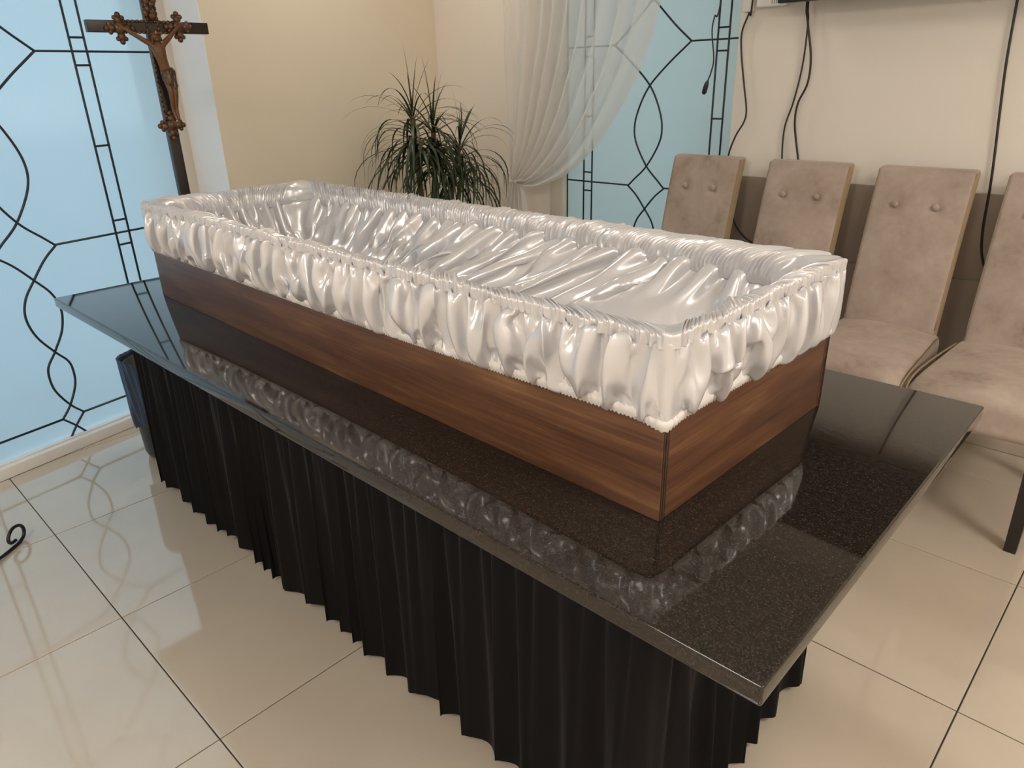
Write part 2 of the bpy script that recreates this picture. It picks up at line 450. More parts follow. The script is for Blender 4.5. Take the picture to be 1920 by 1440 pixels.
def pattern(put, parent, s_lo, s_hi, k, z_hi, z_map, r=0.0042):
    """put(s,z)->world; lead strips of the leaded pane"""
    def strip(pts, smooth=True):
        P = spline(pts, 7) if smooth and len(pts) > 2 else np.array(pts, float)
        if z_map(P[0][1]) >= z_hi and z_map(P[-1][1]) >= z_hi: return
        Q = [put(a * k, min(z_map(b), z_hi)) for a, b in P]
        if len(Q) > 1: tube('lead_strip', Q, r, MAT['lead'], parent, seg=6)
    for c in (PAT_CURVE, PAT_MID, PAT_LOW, PAT_UP):
        strip(c); strip(mirror(c))
    a, b = s_lo / k, s_hi / k
    for z, vx in ((1.497, 0.206), (0.858, 0.104), (0.216, 0.040), (2.155, 0.13)):
        strip([(vx, z), (b, z)], False); strip([(-vx, z), (a, z)], False)
    for sg in (-1, 1):
        for off in (0.333, 0.386):
            strip([(sg * off, 0.09), (sg * off, 2.34)], False)
        for z in (0.17, 0.262, 0.53, 0.812, 0.905, 1.178, 1.452, 1.542, 1.83, 2.11, 2.2):
            strip([(sg * 0.333, z), (sg * 0.386, z)], False)

win1 = empty('window_1', (0, 0, 0), kind='structure')
def slab_w1(name, s0, s1, z0, z1, o0, o1, mat, parent):
    c0 = (w1(s0, o0) + w1(s1, o1)) / 2
    return rbox_obj(name, (o1 - o0, s1 - s0, z1 - z0), (c0[0], c0[1], (z0 + z1) / 2), mat, parent, r=0.003, q=2, rz=TH)
slab_w1('glass_pane', S_END, 1.06, 0.045, 2.35, -0.008, 0.0, MAT['frost_left'], win1)
slab_w1('frame', 1.047, 1.105, 0.0, 2.35, -0.03, 0.022, MAT['cream_frame'], win1)
slab_w1('frame', S_END, 1.05, 0.0, 0.052, -0.03, 0.012, MAT['white_paint'], win1)
slab_w1('sill', S_END, 1.10, 0.0, 0.046, 0.014, 0.04, MAT['white_paint'], win1)
K1 = 1.07
CS1 = 0.336
zm1 = lambda z: 1.376 - (1.376 - z) * K1 if z > 0.10 else 0.052
def put1(s, z):
    p = w1(CS1 + s, 0.003); return (p[0], p[1], z)
pattern(put1, win1, S_END - CS1, 1.047 - CS1, K1, 2.34, zm1, 0.0045)

win2 = empty('window_2', (0, 0, 0), kind='structure')
GY = 2.70
rbox_obj('glass_pane', (0.955, 0.008, 2.30), (0.4495, GY + 0.004, 1.195), MAT['frost_back'], win2, r=0.001, q=1)
rbox_obj('frame', (0.089, 0.05, 2.35), (-0.0605, GY - 0.012, 1.175), MAT['cream_frame'], win2, r=0.004)
rbox_obj('frame', (1.03, 0.05, 0.05), (0.41, GY - 0.002, 0.025), MAT['white_paint'], win2, r=0.004)
tube('lead_strip', [(-0.015, GY - 0.003, 0.05), (-0.015, GY - 0.003, 2.34)], 0.004, MAT['lead'], win2, seg=6)
CX2 = 0.482
def put2(s, z): return (CX2 + s, GY - 0.002, z)
pattern(put2, win2, -0.016 - CX2, 0.925 - CX2, 1.0, 2.34, lambda z: z if z > .10 else 0.052, 0.0042)

# outdoors: paving, and an unseen house added to dim the back window
prism('ground', [(-30, -30), (30, -30), (30, 30), (-30, 30)], -0.30, -0.10, MAT['ground'], kind='structure')
hs = empty('added_house', (0, 0, 0), label='plain grey rendered house added out of view to dim the back window', cat='building')
rbox_obj('facade', (14, 0.4, 5.0), (1.0, 7.5, 2.4), MAT['render_grey'], hs, r=0.02, q=1)
rbox_obj('roof', (14.6, 1.2, 0.3), (1.0, 7.6, 5.05), MAT['render_grey'], hs, r=0.02, q=1)

# ceiling lamps out of the frame; the small corner one is an added fill
m = M('lamp_diffuser'); m.set(Base_Color=(0.9, 0.85, 0.75, 1)); m.b.inputs['Emission Color'].default_value = (*WARM, 1); m.b.inputs['Emission Strength'].default_value = 2.0
LAMP_LABELS = ['large round ceiling lamp above the right side of the hall', 'large round ceiling lamp over the floor in front of the table', 'large round ceiling lamp nearest the front right corner of the hall', 'small round fill lamp added above the potted dracaena to brighten the walls']
for (lx, ly, lz, pw, sz), lab in zip(CEIL_LAMPS, LAMP_LABELS):
    t = empty('ceiling_lamp', (lx, ly, CEIL), label=lab, cat='lamp', group='ceiling lamps of the hall')
    kq = sz / 0.95
    lathe('housing', [(0.51 * kq, 0.0), (0.51 * kq, -0.018), (0.495 * kq, -0.026)], MAT['white_plastic'], t)
    lathe('diffuser', [(0.493 * kq, -0.020), (0.480 * kq, -0.029)], m.m, t)

# ------------------------------------------------------------------ the granite table and its skirt
TZ = 0.757
tb = empty('granite_table', (1.1055, 0.6945, 0), 0.0066, 'long table with polished black speckled granite top under the open coffin', 'table')
v, f = rbox(2.412, 0.951, 0.030, 0.004, 1, 3)
o = obj('table_top', v, f, MAT['granite'], tb); o.location = (0, 0, TZ - 0.015)
rbox_obj('sub_frame', (2.30, 0.84, 0.018), (0, 0, TZ - 0.039), MAT['black_wood'], tb, r=0.003)
for sx_ in (-0.95, 0.85):
    for sy_ in (-0.22, 0.28):
        rbox_obj('leg', (0.07, 0.07, 0.709), (sx_, sy_, 0.3545), MAT['black_leg'], tb, r=0.004)

def loop_path(x0, x1, y0, y1, R, n):
    """closed rounded rectangle, counter clockwise from (x0,y0) along +x; returns points, outward normals"""
    L = [x1 - x0 - 2 * R, y1 - y0 - 2 * R, x1 - x0 - 2 * R, y1 - y0 - 2 * R]; A = PI * R / 2
    return L, A
def loop_eval(box, R, u, ref_breaks=None):
    x0, x1, y0, y1 = box
    L = [x1 - x0 - 2 * R, y1 - y0 - 2 * R] * 2; A = PI * R / 2
    segs = []
    for k in range(4): segs += [L[k], A]
    if ref_breaks is None:
        br = np.concatenate([[0], np.cumsum(segs)]); br = br / br[-1]
    else: br = ref_breaks
    u = np.mod(u, 1.0)
    k = np.clip(np.searchsorted(br, u, side='right') - 1, 0, 7)
    t = (u - br[k]) / (br[k + 1] - br[k])
    starts = [(x0 + R, y0), None, (x1, y0 + R), None, (x1 - R, y1), None, (x0, y1 - R), None]
    dirs = [(1, 0), None, (0, 1), None, (-1, 0), None, (0, -1), None]
    cents = [None, (x1 - R, y0 + R), None, (x1 - R, y1 - R), None, (x0 + R, y1 - R), None, (x0 + R, y0 + R)]
    P = np.zeros(u.shape + (2,)); N = np.zeros(u.shape + (2,))
    for q in range(8):
        mk = k == q
        if not mk.any(): continue
        if q % 2 == 0:
            d = np.array(dirs[q]); P[mk] = np.array(starts[q]) + d * (t[mk] * L[q // 2])[:, None]; N[mk] = np.array([d[1], -d[0]])
        else:
            a = -PI / 2 + (q // 2) * PI / 2 + t[mk] * PI / 2
            N[mk] = np.stack([np.cos(a), np.sin(a)], 1); P[mk] = np.array(cents[q]) + R * N[mk]
    return P, N, br

# pleated velvet skirt
nu, nv = 2000, 26
u = np.arange(nu) / nu
sk_box = (-0.075, 2.085, 0.395, 1.095)
P, N, br = loop_eval(sk_box, 0.03, u)
SL = 2 * (2.16 + 0.70)
r_ = np.random.default_rng(3)
def warp_phase(n_waves, jitter):
    """monotone phase with uneven pleat widths, closed after n_waves"""
    w = 1 + jitter * r_.uniform(-1, 1, n_waves); edges = np.concatenate([[0], np.cumsum(w)]); edges /= edges[-1]
    return np.interp(u, edges, np.arange(n_waves + 1)) * 2 * PI, np.interp(u * n_waves, np.arange(n_waves), r_.uniform(0.55, 1.25, n_waves), period=n_waves)
ph1, am1 = warp_phase(124, 0.5); ph2, am2 = warp_phase(66, 0.6)
t = np.linspace(0, 1, nv)[:, None]                      # 0 top .. 1 hem
def pleat(p): return np.sin(p) + 0.18 * np.sin(2 * p + 0.7)
sway = 0.5 * np.sin(u * 2 * PI * 9 + 1.0) + 0.35 * np.sin(u * 2 * PI * 17)
off = (0.0070 * am1 * pleat(ph1 + 0.6 * sway * t)) * (1 - 0.8 * t) + (0.003 + 0.014 * t ** 0.7) * am2 * pleat(ph2 + sway * t * 1.2) * np.clip(t * 1.6, 0, 1) + 0.012 * t
lat = 0.011 * np.cos(ph2 + sway * t) * t
hem = 0.018 + 0.008 * (np.sin(u * 2 * PI * 11 + .5) + 0.6 * np.sin(u * 2 * PI * 23))
hem = np.clip(hem, 0.004, 0.05)
# the skirt is caught up a little past the front right corner
z = (TZ - 0.034) * (1 - t) + hem[None] * t
T2 = np.stack([-N[:, 1], N[:, 0]], 1)
XY = P[None] + N[None] * off[..., None] + T2[None] * lat[..., None]
SKP = np.concatenate([XY, z[..., None]], 2)
o = grid_obj('table_skirt', SKP, MAT['velvet'], None, wrap=True, subdiv=1, label='black velvet pleated skirt hanging to the floor around the granite table', cat='table skirt')

# ------------------------------------------------------------------ coffin base with gathered satin lining
CF = empty('open_coffin', (0.160, 0.457, TZ), -0.0195, 'open coffin base of walnut boards with ruffled white satin lining on the table', 'coffin')
CLX, CLY = 1.895, 0.561
HB = 0.255                                              # board height (upper part under the fabric)
rbox_obj('side_board', (CLX - 0.002, 0.014, HB), (CLX / 2, 0.007, HB / 2), MAT['walnut'], CF, r=0.001, q=1)
rbox_obj('side_board', (CLX - 0.002, 0.014, HB), (CLX / 2, CLY - 0.007, HB / 2), MAT['walnut'], CF, r=0.001, q=1)
def endboard(x):
    v, f = rbox(CLY - 0.034, 0.014, HB, 0.001, 1, 1)
    o = obj('end_board', v, f, MAT['walnut'], CF); o.location = (x, CLY / 2, HB / 2); o.rotation_euler = (0, 0, PI / 2); return o
endboard(0.008); endboard(CLX - 0.008)
for x_ in (0.006, CLX - 0.006):
    for y_ in (0.0155, CLY - 0.0155):
        rbox_obj('corner_batten', (0.010, 0.0025, HB), (x_, y_, HB / 2), MAT['walnut_edge'], CF, r=0.0005, q=1)
for y_ in (0.0035, 0.0090, CLY - 0.0090, CLY - 0.0035):
    rbox_obj('board_edge', (0.0016, 0.0022, HB - 0.004), (CLX - 0.0006, y_, HB / 2), MAT['walnut_edge'], CF, r=0.0004, q=1)
rbox_obj('bottom_board', (CLX - 0.03, CLY - 0.03, 0.012), (CLX / 2, CLY / 2, 0.007), MAT['walnut'], CF, r=0.001, q=1)

def cloth(L, nu, nv, H, gu, gv, bulge, n_top, n_bot, bottom_n=0.0, bot_shift=None, bend=6, kb=0.10, grav=2.2e-5, iters=260, seed=1, nmin=0.0, k3=0.3, bot_z=None):
    """gathered strip in unrolled coordinates (s, n, z): both long edges are pinned shorter than the cloth"""
    g = np.random.default_rng(seed)
    sp = L / nu; ru = gu * sp
    bottom_n = np.asarray(bottom_n, float) * np.ones(nu)
    run = np.sqrt(H ** 2 + bottom_n ** 2 + (0 if bot_shift is None else bot_shift) ** 2)
    rv = (gv * run / (nv - 1))[None]
    t = np.linspace(0, 1, nv)[:, None]
    X = np.zeros((nv, nu, 3))
    sn = np.zeros((nv, nu))
    for wl, am in ((0.02, 0.3), (0.045, 0.6), (0.08, 1.0), (0.15, 0.6)):
        k = max(3, int(L / wl)); kv = 4
        a = g.normal(size=(kv + 1, k))
        ui = np.arange(nu) / nu * k; i0 = ui.astype(int) % k; fr = ui - np.floor(ui); fr = fr * fr * (3 - 2 * fr)
        row = a[:, i0] * (1 - fr) + a[:, (i0 + 1) % k] * fr
        vi = np.linspace(0, kv - 1e-6, nv); j0 = vi.astype(int); fv = (vi - j0)[:, None]
        sn += am * (row[j0] * (1 - fv) + row[j0 + 1] * fv)
    env = np.sin(PI * t)
    X[..., 1] = bottom_n[None] * t + bulge * env + 0.010 * env * sn
    X[..., 2] = -H * t
    if bot_shift is not None: X[..., 0] = bot_shift[None] * t
    X[0, :, 1] = n_top; X[-1, :, 1] = bottom_n + n_bot
    if bot_z is not None: X[-1, :, 2] += bot_z
    top = X[0].copy(); bot = X[-1].copy(); V = np.zeros_like(X)
    lo = nmin + bottom_n[None] * t
    def pair(dx, off_s, rest, stiff, acc, sa, sb, only_push=False):
        dx[..., 0] += off_s
        ln = np.sqrt((dx ** 2).sum(-1)) + 1e-9
        e = (ln - rest) / ln * (0.5 * stiff)
        if only_push: e = np.minimum(e, 0)
        c = dx * e[..., None]
        acc[sa] += c
        if sb is not None: acc[sb] -= c
        return c
    full = (slice(None), slice(None))
    for it in range(iters):
        V *= 0.86; V[..., 2] -= grav
        Y = X + V
        for sub in range(2):
            acc = np.zeros_like(Y)
            d = np.roll(Y, -1, 1) - Y; c = pair(d, sp, ru, 0.55, acc, full, None); acc -= np.roll(c, 1, 1)
            d = Y[1:] - Y[:-1]; pair(d, 0.0, rv, 0.55, acc, (slice(0, -1), slice(None)), (slice(1, None), slice(None)))
            d = np.roll(Y, -bend, 1) - Y; c = pair(d, sp * bend, ru * bend * 0.93, kb, acc, full, None, True); acc -= np.roll(c, bend, 1)
            d = np.roll(Y, -3, 1) - Y; c = pair(d, sp * 3, ru * 3 * 0.95, kb * k3, acc, full, None, True); acc -= np.roll(c, 3, 1)
            d = Y[3:] - Y[:-3]; pair(d, 0.0, rv * 3 * 0.95, kb * k3, acc, (slice(0, -3), slice(None)), (slice(3, None), slice(None)), True)
            Y = Y + acc
            np.maximum(Y[..., 1], lo, out=Y[..., 1])
            Y[0] = top; Y[-1] = bot
        V = Y - X; X = Y
        sp_ = np.sqrt((V ** 2).sum(-1, keepdims=True)); V *= np.minimum(1, 0.004 / (sp_ + 1e-9))
    Z = X.copy()
    Z[1:-1] = 0.5 * X[1:-1] + 0.125 * (X[2:] + X[:-2])
    Z[1:-1, :, 1:] += 0.125 * (np.roll(X, 1, 1) + np.roll(X, -1, 1))[1:-1, :, 1:]
    Z[1:-1, :, 0] += 0.125 * (np.roll(X, 1, 1) + np.roll(X, -1, 1))[1:-1, :, 0]
    return Z

CB = (0.0, CLX, 0.0, CLY)
RO = 0.006
LP = 2 * (CLX + CLY)
def ruffle(nu, waves, seed, amp):
    g = np.random.default_rng(seed)
    w = 1 + 0.6 * g.uniform(-1, 1, waves); e = np.concatenate([[0], np.cumsum(w)]); e /= e[-1]
    uu = np.arange(nu) / nu
    p = np.interp(uu, e, np.arange(waves + 1)) * 2 * PI
    a = np.interp(uu * waves, np.arange(waves), g.uniform(0.3, 1.5, waves), period=waves)
    return amp * a * np.sin(p)
NU = 2300
uo = np.arange(NU) / NU
rim_n = ruffle(NU, 330, 5, 0.0030)
hem_n = ruffle(NU, 260, 6, 0.0016)
ZR, ZH = 0.276, 0.158                                   # outer rim line and hem line above the table
NVO = 44
X = cloth(LP, NU, NVO, ZR - ZH, 1.70, 1.05, 0.015, 0.008 + rim_n, 0.004 + hem_n, seed=11, nmin=0.003, iters=200, bend=9, kb=0.05, grav=0.4e-5, k3=0.35)
def to_outer(s, n, z):
    P, N, _ = loop_eval(CB, RO, s)
    return np.concatenate([P + N * n[..., None], z[..., None]], -1)
so = uo[None] + X[..., 0] / LP
# the hem dips at the near right corner
uc = (CLX) / LP
dip = 0.013 * np.exp(-((uo - uc) / 0.10) ** 2) - 0.007 * np.exp(-((uo - uc) / 0.006) ** 2)
zz = ZR + X[..., 2]
tt = np.linspace(0, 1, NVO)[:, None]
zz = zz + dip[None] * tt
cor = np.zeros(NU)
for cu in (CLX / LP, 0.5, 0.5 + CLX / LP, 1.0, 0.0):
    cor = np.maximum(cor, np.exp(-((uo - cu) / 0.012) ** 2))
nn = X[..., 1]; nn = 0.006 + (nn - 0.006) * (1 - 0.72 * cor)[None]
OUT = to_outer(so, nn, zz)
grid_obj('gathered_valance', OUT, MAT['satin'], CF, wrap=True)
# lace elastic along the hem
nl = 2200; ul = np.arange(nl) / nl
lr = ruffle(nl, 560, 9, 0.0012)
dipl = np.interp(ul, uo, dip)
rows = []
for q, (dz, dn) in enumerate(((0.018, 0.003), (0.006, 0.0035), (0.003, 0.0075), (-0.004, 0.0075), (-0.010, 0.005), (-0.0135, 0.003))):
    P_, N_, _ = loop_eval(CB, RO, ul)
    zj = ZH + dz + dipl * 1.0 + (0.0016 * np.sin(ul * nl * 1.9) * (q == 5)) + lr * (0.6 if q in (0, 5) else 0.2)
    rows.append(np.concatenate([P_ + N_ * (dn + lr * (1 if q in (2, 3) else 0.3))[:, None], zj[:, None]], 1))
grid_obj('lace_trim', np.array(rows), MAT['lace'], CF, wrap=True)

# gathered rim: a ruched band rolling over the board edge and a hand's breadth down inside
RI = 0.07
_, _, BRK = loop_eval(CB, RO, uo)
nr = 3000; ur = np.arange(nr) / nr
top_r = np.interp(ur, uo, rim_n, period=1)
DIN = 0.040
INB = (DIN, CLX - DIN, DIN, CLY - DIN)
Po, No, _ = loop_eval(CB, RO, ur)
Pi, Ni, _ = loop_eval(INB, RI, ur, BRK)
g = np.random.default_rng(4)
def vnoise(nu, k, rows_, kv, seed):
    g = np.random.default_rng(seed); a = g.uniform(-1, 1, (kv + 1, k))
    ui = np.arange(nu) / nu * k; i0 = ui.astype(int) % k; fr = ui - np.floor(ui); fr = fr * fr * (3 - 2 * fr)
    r = a[:, i0] * (1 - fr) + a[:, (i0 + 1) % k] * fr
    vi = np.linspace(0, kv - 1e-6, rows_); j0 = vi.astype(int); fv = vi - j0; fv = (fv * fv * (3 - 2 * fv))[:, None]
    return r[j0] * (1 - fv) + r[j0 + 1] * fv
nrow = 22
prof = spline([(0.0, 0.0), (0.004, 0.014), (0.022, 0.021), (0.55, 0.018), (0.86, 0.004), (0.97, -0.016), (1.0, -0.032), (0.93, -0.046)], 6)
dp = np.concatenate([[0], np.cumsum(np.hypot(np.diff(prof[:, 0]) * 0.045, np.diff(prof[:, 1])))]); dp /= dp[-1]
qa = np.linspace(0, 1, nrow)
pa = np.interp(qa, dp, prof[:, 0]); pz = np.interp(qa, dp, prof[:, 1])
W1_ = vnoise(nr, 420, nrow, 6, 41); W2_ = vnoise(nr, 150, nrow, 3, 42); PF = vnoise(nr, 150, nrow, 2, 43)
base_ph = np.interp(ur, np.linspace(0, 1, 391), np.cumsum(np.concatenate([[0], (lambda w: w / w.sum() * 390)(1 + 0.55 * g.uniform(-1, 1, 390))]))) * 2 * PI
RIM = np.zeros((nrow, nr, 3))
tang = np.stack([-No[:, 1], No[:, 0]], 1)
for q in range(nrow):
    a = pa[q]
    ph = base_ph + 1.6 * W1_[q] + 1.8 * W2_[q]
    rid = np.sin(ph) + 0.35 * np.sin(2 * ph + W2_[q] * 3) + 0.5 * W1_[q]
    env = math.sin(PI * min(1.0, 0.02 + qa[q] * 0.96)) ** 0.6
    amp = 0.0040 * env * (0.45 + 0.75 * np.abs(PF[q])) * (1.0 if qa[q] < 0.75 else 1.0 - 2.2 * (qa[q] - 0.75))
    bo = Po + No * (0.008 + top_r * (1 - 0.7 * min(1, qa[q] * 3)))[:, None]
    XYr = bo * (1 - a) + Pi * a + tang * (0.004 * W2_[q] * env)[:, None]
    # displacement along the local normal: outward at q=0, up on top, inward at the end
    th_ = PI * min(1.0, qa[q])
    nrm_out, nrm_up = math.cos(th_), math.sin(th_)
    XYr = XYr + No * (amp * rid * nrm_out)[:, None] * (0 if q == 0 else 1)
    zr = ZR + pz[q] + (amp * rid * (0.35 + nrm_up) + 0.006 * PF[q] * env) * (0 if q == 0 else 1)
    RIM[q, :, :2] = XYr; RIM[q, :, 2] = zr
grid_obj('gathered_rim', RIM, MAT['satin'], CF, wrap=True, subdiv=1)

# inner lining: hangs from the ruched band, pulled into long slanting folds toward the middle of the box
NI = 1700
ui = np.arange(NI) / NI
HI = 0.150
sm = lambda x, a, b: np.clip((x - a) / (b - a), 0, 1) ** 2 * (3 - 2 * np.clip((x - a) / (b - a), 0, 1))
back = sm(ui, 0.515, 0.56) * (1 - sm(ui, 0.84, 0.875))           # the far long side
right = sm(ui, 0.39, 0.42) * (1 - sm(ui, 0.48, 0.51))
xb = np.clip((0.886 - ui) / 0.386, 0, 1)                          # 0 left .. 1 right along the far side
bn = 0.055 + back * (0.03 + 0.22 * sm(xb, 0.15, 0.85)) + right * 0.03
sh = back * (0.26 * sm(xb, 0.25, 0.7) - 0.05 * (1 - sm(xb, 0.0, 0.3)))
XI = cloth(LP, NI, 44, HI, 1.42, 1.05, 0.006, -0.012 + np.abs(ruffle(NI, 300, 15, 0.0040)), np.abs(ruffle(NI, 60, 16, 0.012)), bottom_n=bn, bot_shift=sh, seed=31, nmin=-0.016, iters=180, bend=10, kb=0.055, grav=0.6e-5, k3=0.35, bot_z=ruffle(NI, 84, 17, 0.013))
si = ui[None] + XI[..., 0] / LP
Pq, Nq, _ = loop_eval(INB, RI, si, BRK)
z0 = ZR - 0.024
INN = np.concatenate([Pq - Nq * XI[..., 1][..., None], (z0 + XI[..., 2])[..., None]], -1)
grid_obj('inner_lining', INN, MAT['satin'], CF, wrap=True)
# lining across the bottom, lying in long loose folds
gx, gy = 220, 90
xs_ = np.linspace(0.09, CLX - 0.09, gx); ys_ = np.linspace(0.09, CLY - 0.09, gy)
XX, YY = np.meshgrid(xs_, ys_)
d = XX * 0.55 + YY * 1.0
rdg = lambda x: 1 - np.abs(np.sin(x)) * 1.0
fold = 0.016 * rdg(d * 21 + 0.9 * np.sin(XX * 6) + 0.5 * np.sin(YY * 17)) + 0.010 * rdg((XX * 0.35 + YY) * 34 + 1.6 * np.sin(YY * 9)) + 0.005 * np.sin(XX * 30 - YY * 20)
ZZ = 0.078 + fold
grid_obj('bottom_lining', np.stack([XX, YY, ZZ], -1), MAT['satin'], CF, subdiv=1)

# ------------------------------------------------------------------ high-backed upholstered chairs
def make_chair(cx, idx, label, cable_gap=0):
    mat = MAT['chair'][idx]
    t = empty('dining_chair', (cx, 2.20, 0), 0, label, 'chair', 'taupe velvet chairs along the back wall')
    # local: -y faces the room
    def seat_fn(v):
        v = v.copy()
        fy = (v[:, 1] + 0.255) / 0.51                   # 0 front .. 1 back
        v[:, 0] *= 1.0 - 0.12 * np.clip(fy, 0, 1)
        top = np.clip((v[:, 2] + 0.01) / 0.06, 0, 1)
        v[:, 2] += top * (0.028 * (1 - (v[:, 0] / 0.20) ** 2) - 0.020 * np.clip(1 - fy * 3.2, 0, 1) ** 2 * (1.0))
        v[:, 1] -= 0.012 * (1 - (v[:, 0] / 0.2) ** 2) * np.clip(1 - fy, 0, 1)
        return v
    rbox_obj('seat', (0.405, 0.51, 0.12), (0, 0.02, 0.405), mat, t, r=0.028, n=10, q=3, fn=seat_fn)
    W, Hh, D = 0.322, 0.63, 0.058
    def back_fn(v):
        v = v.copy(); h = (v[:, 2] + Hh / 2) / Hh
        front = np.clip(-v[:, 1] / (D / 2), 0, 1)
        v[:, 1] -= front * 0.014 * (1 - (v[:, 0] / (W / 2)) ** 2) * np.sin(PI * np.clip(h, 0, 1)) 
        for bx in (-0.072, 0.064):
            rr = (v[:, 0] - bx) ** 2 + (v[:, 2] - (Hh / 2 - 0.125)) ** 2
            v[:, 1] += front * 0.012 * np.exp(-rr / 0.0005)
        between = np.exp(-((v[:, 2] - (Hh / 2 - 0.126)) / 0.010) ** 2) * (np.abs(v[:, 0]) < 0.07)
        v[:, 1] += front * 0.0035 * between
        if idx == 1:
            v[:, 1] += front * 0.006 * np.exp(-((v[:, 2] - (Hh / 2 - 0.165) - 1.5 * v[:, 0] ** 2) / 0.007) ** 2) * np.exp(-(v[:, 0] / 0.05) ** 2)
        # gentle backward curve
        v[:, 1] += 0.040 * h ** 2 + 0.10 * h
        return v
    bk = rbox_obj('backrest', (W, D, Hh), (0, 0.246, 0.405 + Hh / 2), mat, t, r=0.014, n=34, q=3, fn=back_fn)
    bk.data.materials.append(MAT['chair_side'])
    for p in bk.data.polygons:
        if abs(p.normal.x) > 0.8: p.material_index = 1
    def by(h): return 0.040 * h ** 2 + 0.10 * h
    for sg in (-1, 1):
        pts = [(sg * (W / 2 - 0.004), -D / 2 + 0.006 + by(h), -Hh / 2 + h * Hh) for h in np.linspace(0.14, 0.985, 14)]
        tube('piping', pts, 0.0035, MAT['piping'], bk, seg=6)
    for bx in (-0.072, 0.064):
        h = 1 - 0.125 / Hh
        v_, f_ = ellipsoid((bx, -D / 2 + by(h) - 0.008, Hh / 2 - 0.125), (0.0125, 0.008, 0.0125), 12, 8)
        obj('button', v_, f_, mat, bk)
    for sg in (-1, 1):
        sp_ = tube('piping', spline([(sg * 0.176, 0.22, 0.468), (sg * 0.188, 0.08, 0.468), (sg * 0.198, -0.10, 0.466), (sg * 0.200, -0.20, 0.450), (sg * 0.196, -0.235, 0.420)], 5), 0.0035, MAT['piping'], t, seg=6)
    for sx_, sy_, tx, ty in ((-0.175, -0.215, 0, -0.01), (0.175, -0.215, 0.0, -0.01), (-0.15, 0.235, 0, 0.05), (0.15, 0.235, 0, 0.05)):
        w0, w1_ = 0.021, 0.016
        vv = [(sx_ + a * w0, sy_ + b * w0, 0.36) for a, b in ((-1, -1), (1, -1), (1, 1), (-1, 1))] + [(sx_ + tx + a * w1_, sy_ + ty + b * w1_, 0.0) for a, b in ((-1, -1), (1, -1), (1, 1), (-1, 1))]
        obj('leg', vv, [[0, 1, 2, 3], [7, 6, 5, 4]] + [[k, 4 + k, 4 + (k + 1) % 4, (k + 1) % 4] for k in range(4)], MAT['black_leg'], t, smooth=False)
    return t
make_chair(0.884, 0, 'taupe velvet chair nearest the back window, leftmost of the four')
make_chair(1.333, 1, 'taupe velvet chair with creased backrest, second from the back window')
make_chair(1.758, 2, 'taupe velvet chair third from the back window, right behind the coffin end')
make_chair(2.172, 3, 'stained taupe velvet chair fourth from the window, cut off by the right frame edge')

# ------------------------------------------------------------------ television, outlet box, cables on the back wall
tv = empty('television', (1.80, 2.585, 1.60), 0, 'black flat television high on the wall above the chairs', 'television')
TVW, TVH = 1.30, 0.76
rbox_obj('back_shell', (TVW - 0.04, 0.05, TVH - 0.04), (0, -0.01, TVH / 2 + 0.005), MAT['black_plastic'], tv, r=0.01)
rbox_obj('bezel', (TVW, 0.03, TVH), (0, -0.05, TVH / 2), MAT['black_plastic'], tv, r=0.004)
rbox_obj('screen', (TVW - 0.03, 0.004, TVH - 0.04), (0, -0.0655, TVH / 2 + 0.008), MAT['screen'], tv, r=0.001, q=1)
rbox_obj('wall_mount', (0.4, 0.067, 0.3), (-0.1, 0.0505, TVH / 2), MAT['black_iron'], tv, r=0.004)

bx = empty('socket_box', (1.07, BY, 1.60), 0, 'small white plastic box with tiny grey print high on the wall', 'box')
rbox_obj('body', (0.125, 0.035, 0.09), (0, -0.0175, 0.045), MAT['white_plastic'], bx, r=0.006)
for k in range(4):
    rbox_obj('mark', (0.0035, 0.001, 0.014), (0.004 + k * 0.009, -0.0353, 0.016), MAT['grey_mark'], bx, r=0.0003, q=1)
dk = empty('wall_box', (0.966, BY, 1.59), 0, 'short cream trunking piece at the top of the wall beside the window edge', 'box')
rbox_obj('body', (0.045, 0.02, 0.30), (0, -0.010, 0.15), MAT['white_paint'], dk, r=0.003)

def cable(label, pts, y, r=0.0034, up=None, z_up=2.2):
    P = [(x, y, z) for x, z in pts]
    if up is not None: P = [(up, y, z_up)] + P
    o = tube('cable', spline(P, 8), r, MAT['cable'], None, seg=8)
    return tag(o, label, 'cable', 'black cables hanging on the back wall')
c0 = cable('short black cable ending in a plug, hanging in front of the window', [(0.871, 1.637), (0.848, 1.58), (0.841, 1.522), (0.858, 1.42), (0.85, 1.369), (0.835, 1.328)], 2.6, 0.0030, 0.93)
g = tube('plug', [(0.838, 2.6, 1.336), (0.834, 2.6, 1.326), (0.829, 2.6, 1.308), (0.824, 2.6, 1.288), (0.822, 2.6, 1.282)], [0.004, 0.009, 0.011, 0.010, 0.006], MAT['cable'], c0)
cable('black cable curling from the white box down behind the first chair', [(0.986, 1.63), (0.975, 1.583), (0.952, 1.516), (0.958, 1.437), (0.983, 1.314), (1.003, 1.221), (0.998, 1.172), (0.965, 1.113), (0.94, 1.036), (0.936, 0.945), (0.95, 0.854), (0.972, 0.798), (1.004, 0.737), (1.044, 0.695), (1.09, 0.67), (1.13, 0.66)], 2.645, 0.0038, 0.99)
cable('left black cable of the pair hanging down behind the second chair', [(1.211, 1.612), (1.219, 1.539), (1.218, 1.389), (1.199, 1.253), (1.174, 1.151), (1.178, 1.03), (1.196, 0.941), (1.20, 0.6), (1.20, 0.35)], 2.655, 0.0034, 1.205, 1.9)
cable('right black cable of the pair hanging down behind the second chair', [(1.213, 1.612), (1.225, 1.538), (1.254, 1.416), (1.255, 1.321), (1.225, 1.243), (1.224, 1.162), (1.255, 1.03), (1.273, 0.946), (1.29, 0.6), (1.30, 0.35)], 2.637, 0.0044, 1.212, 1.9)
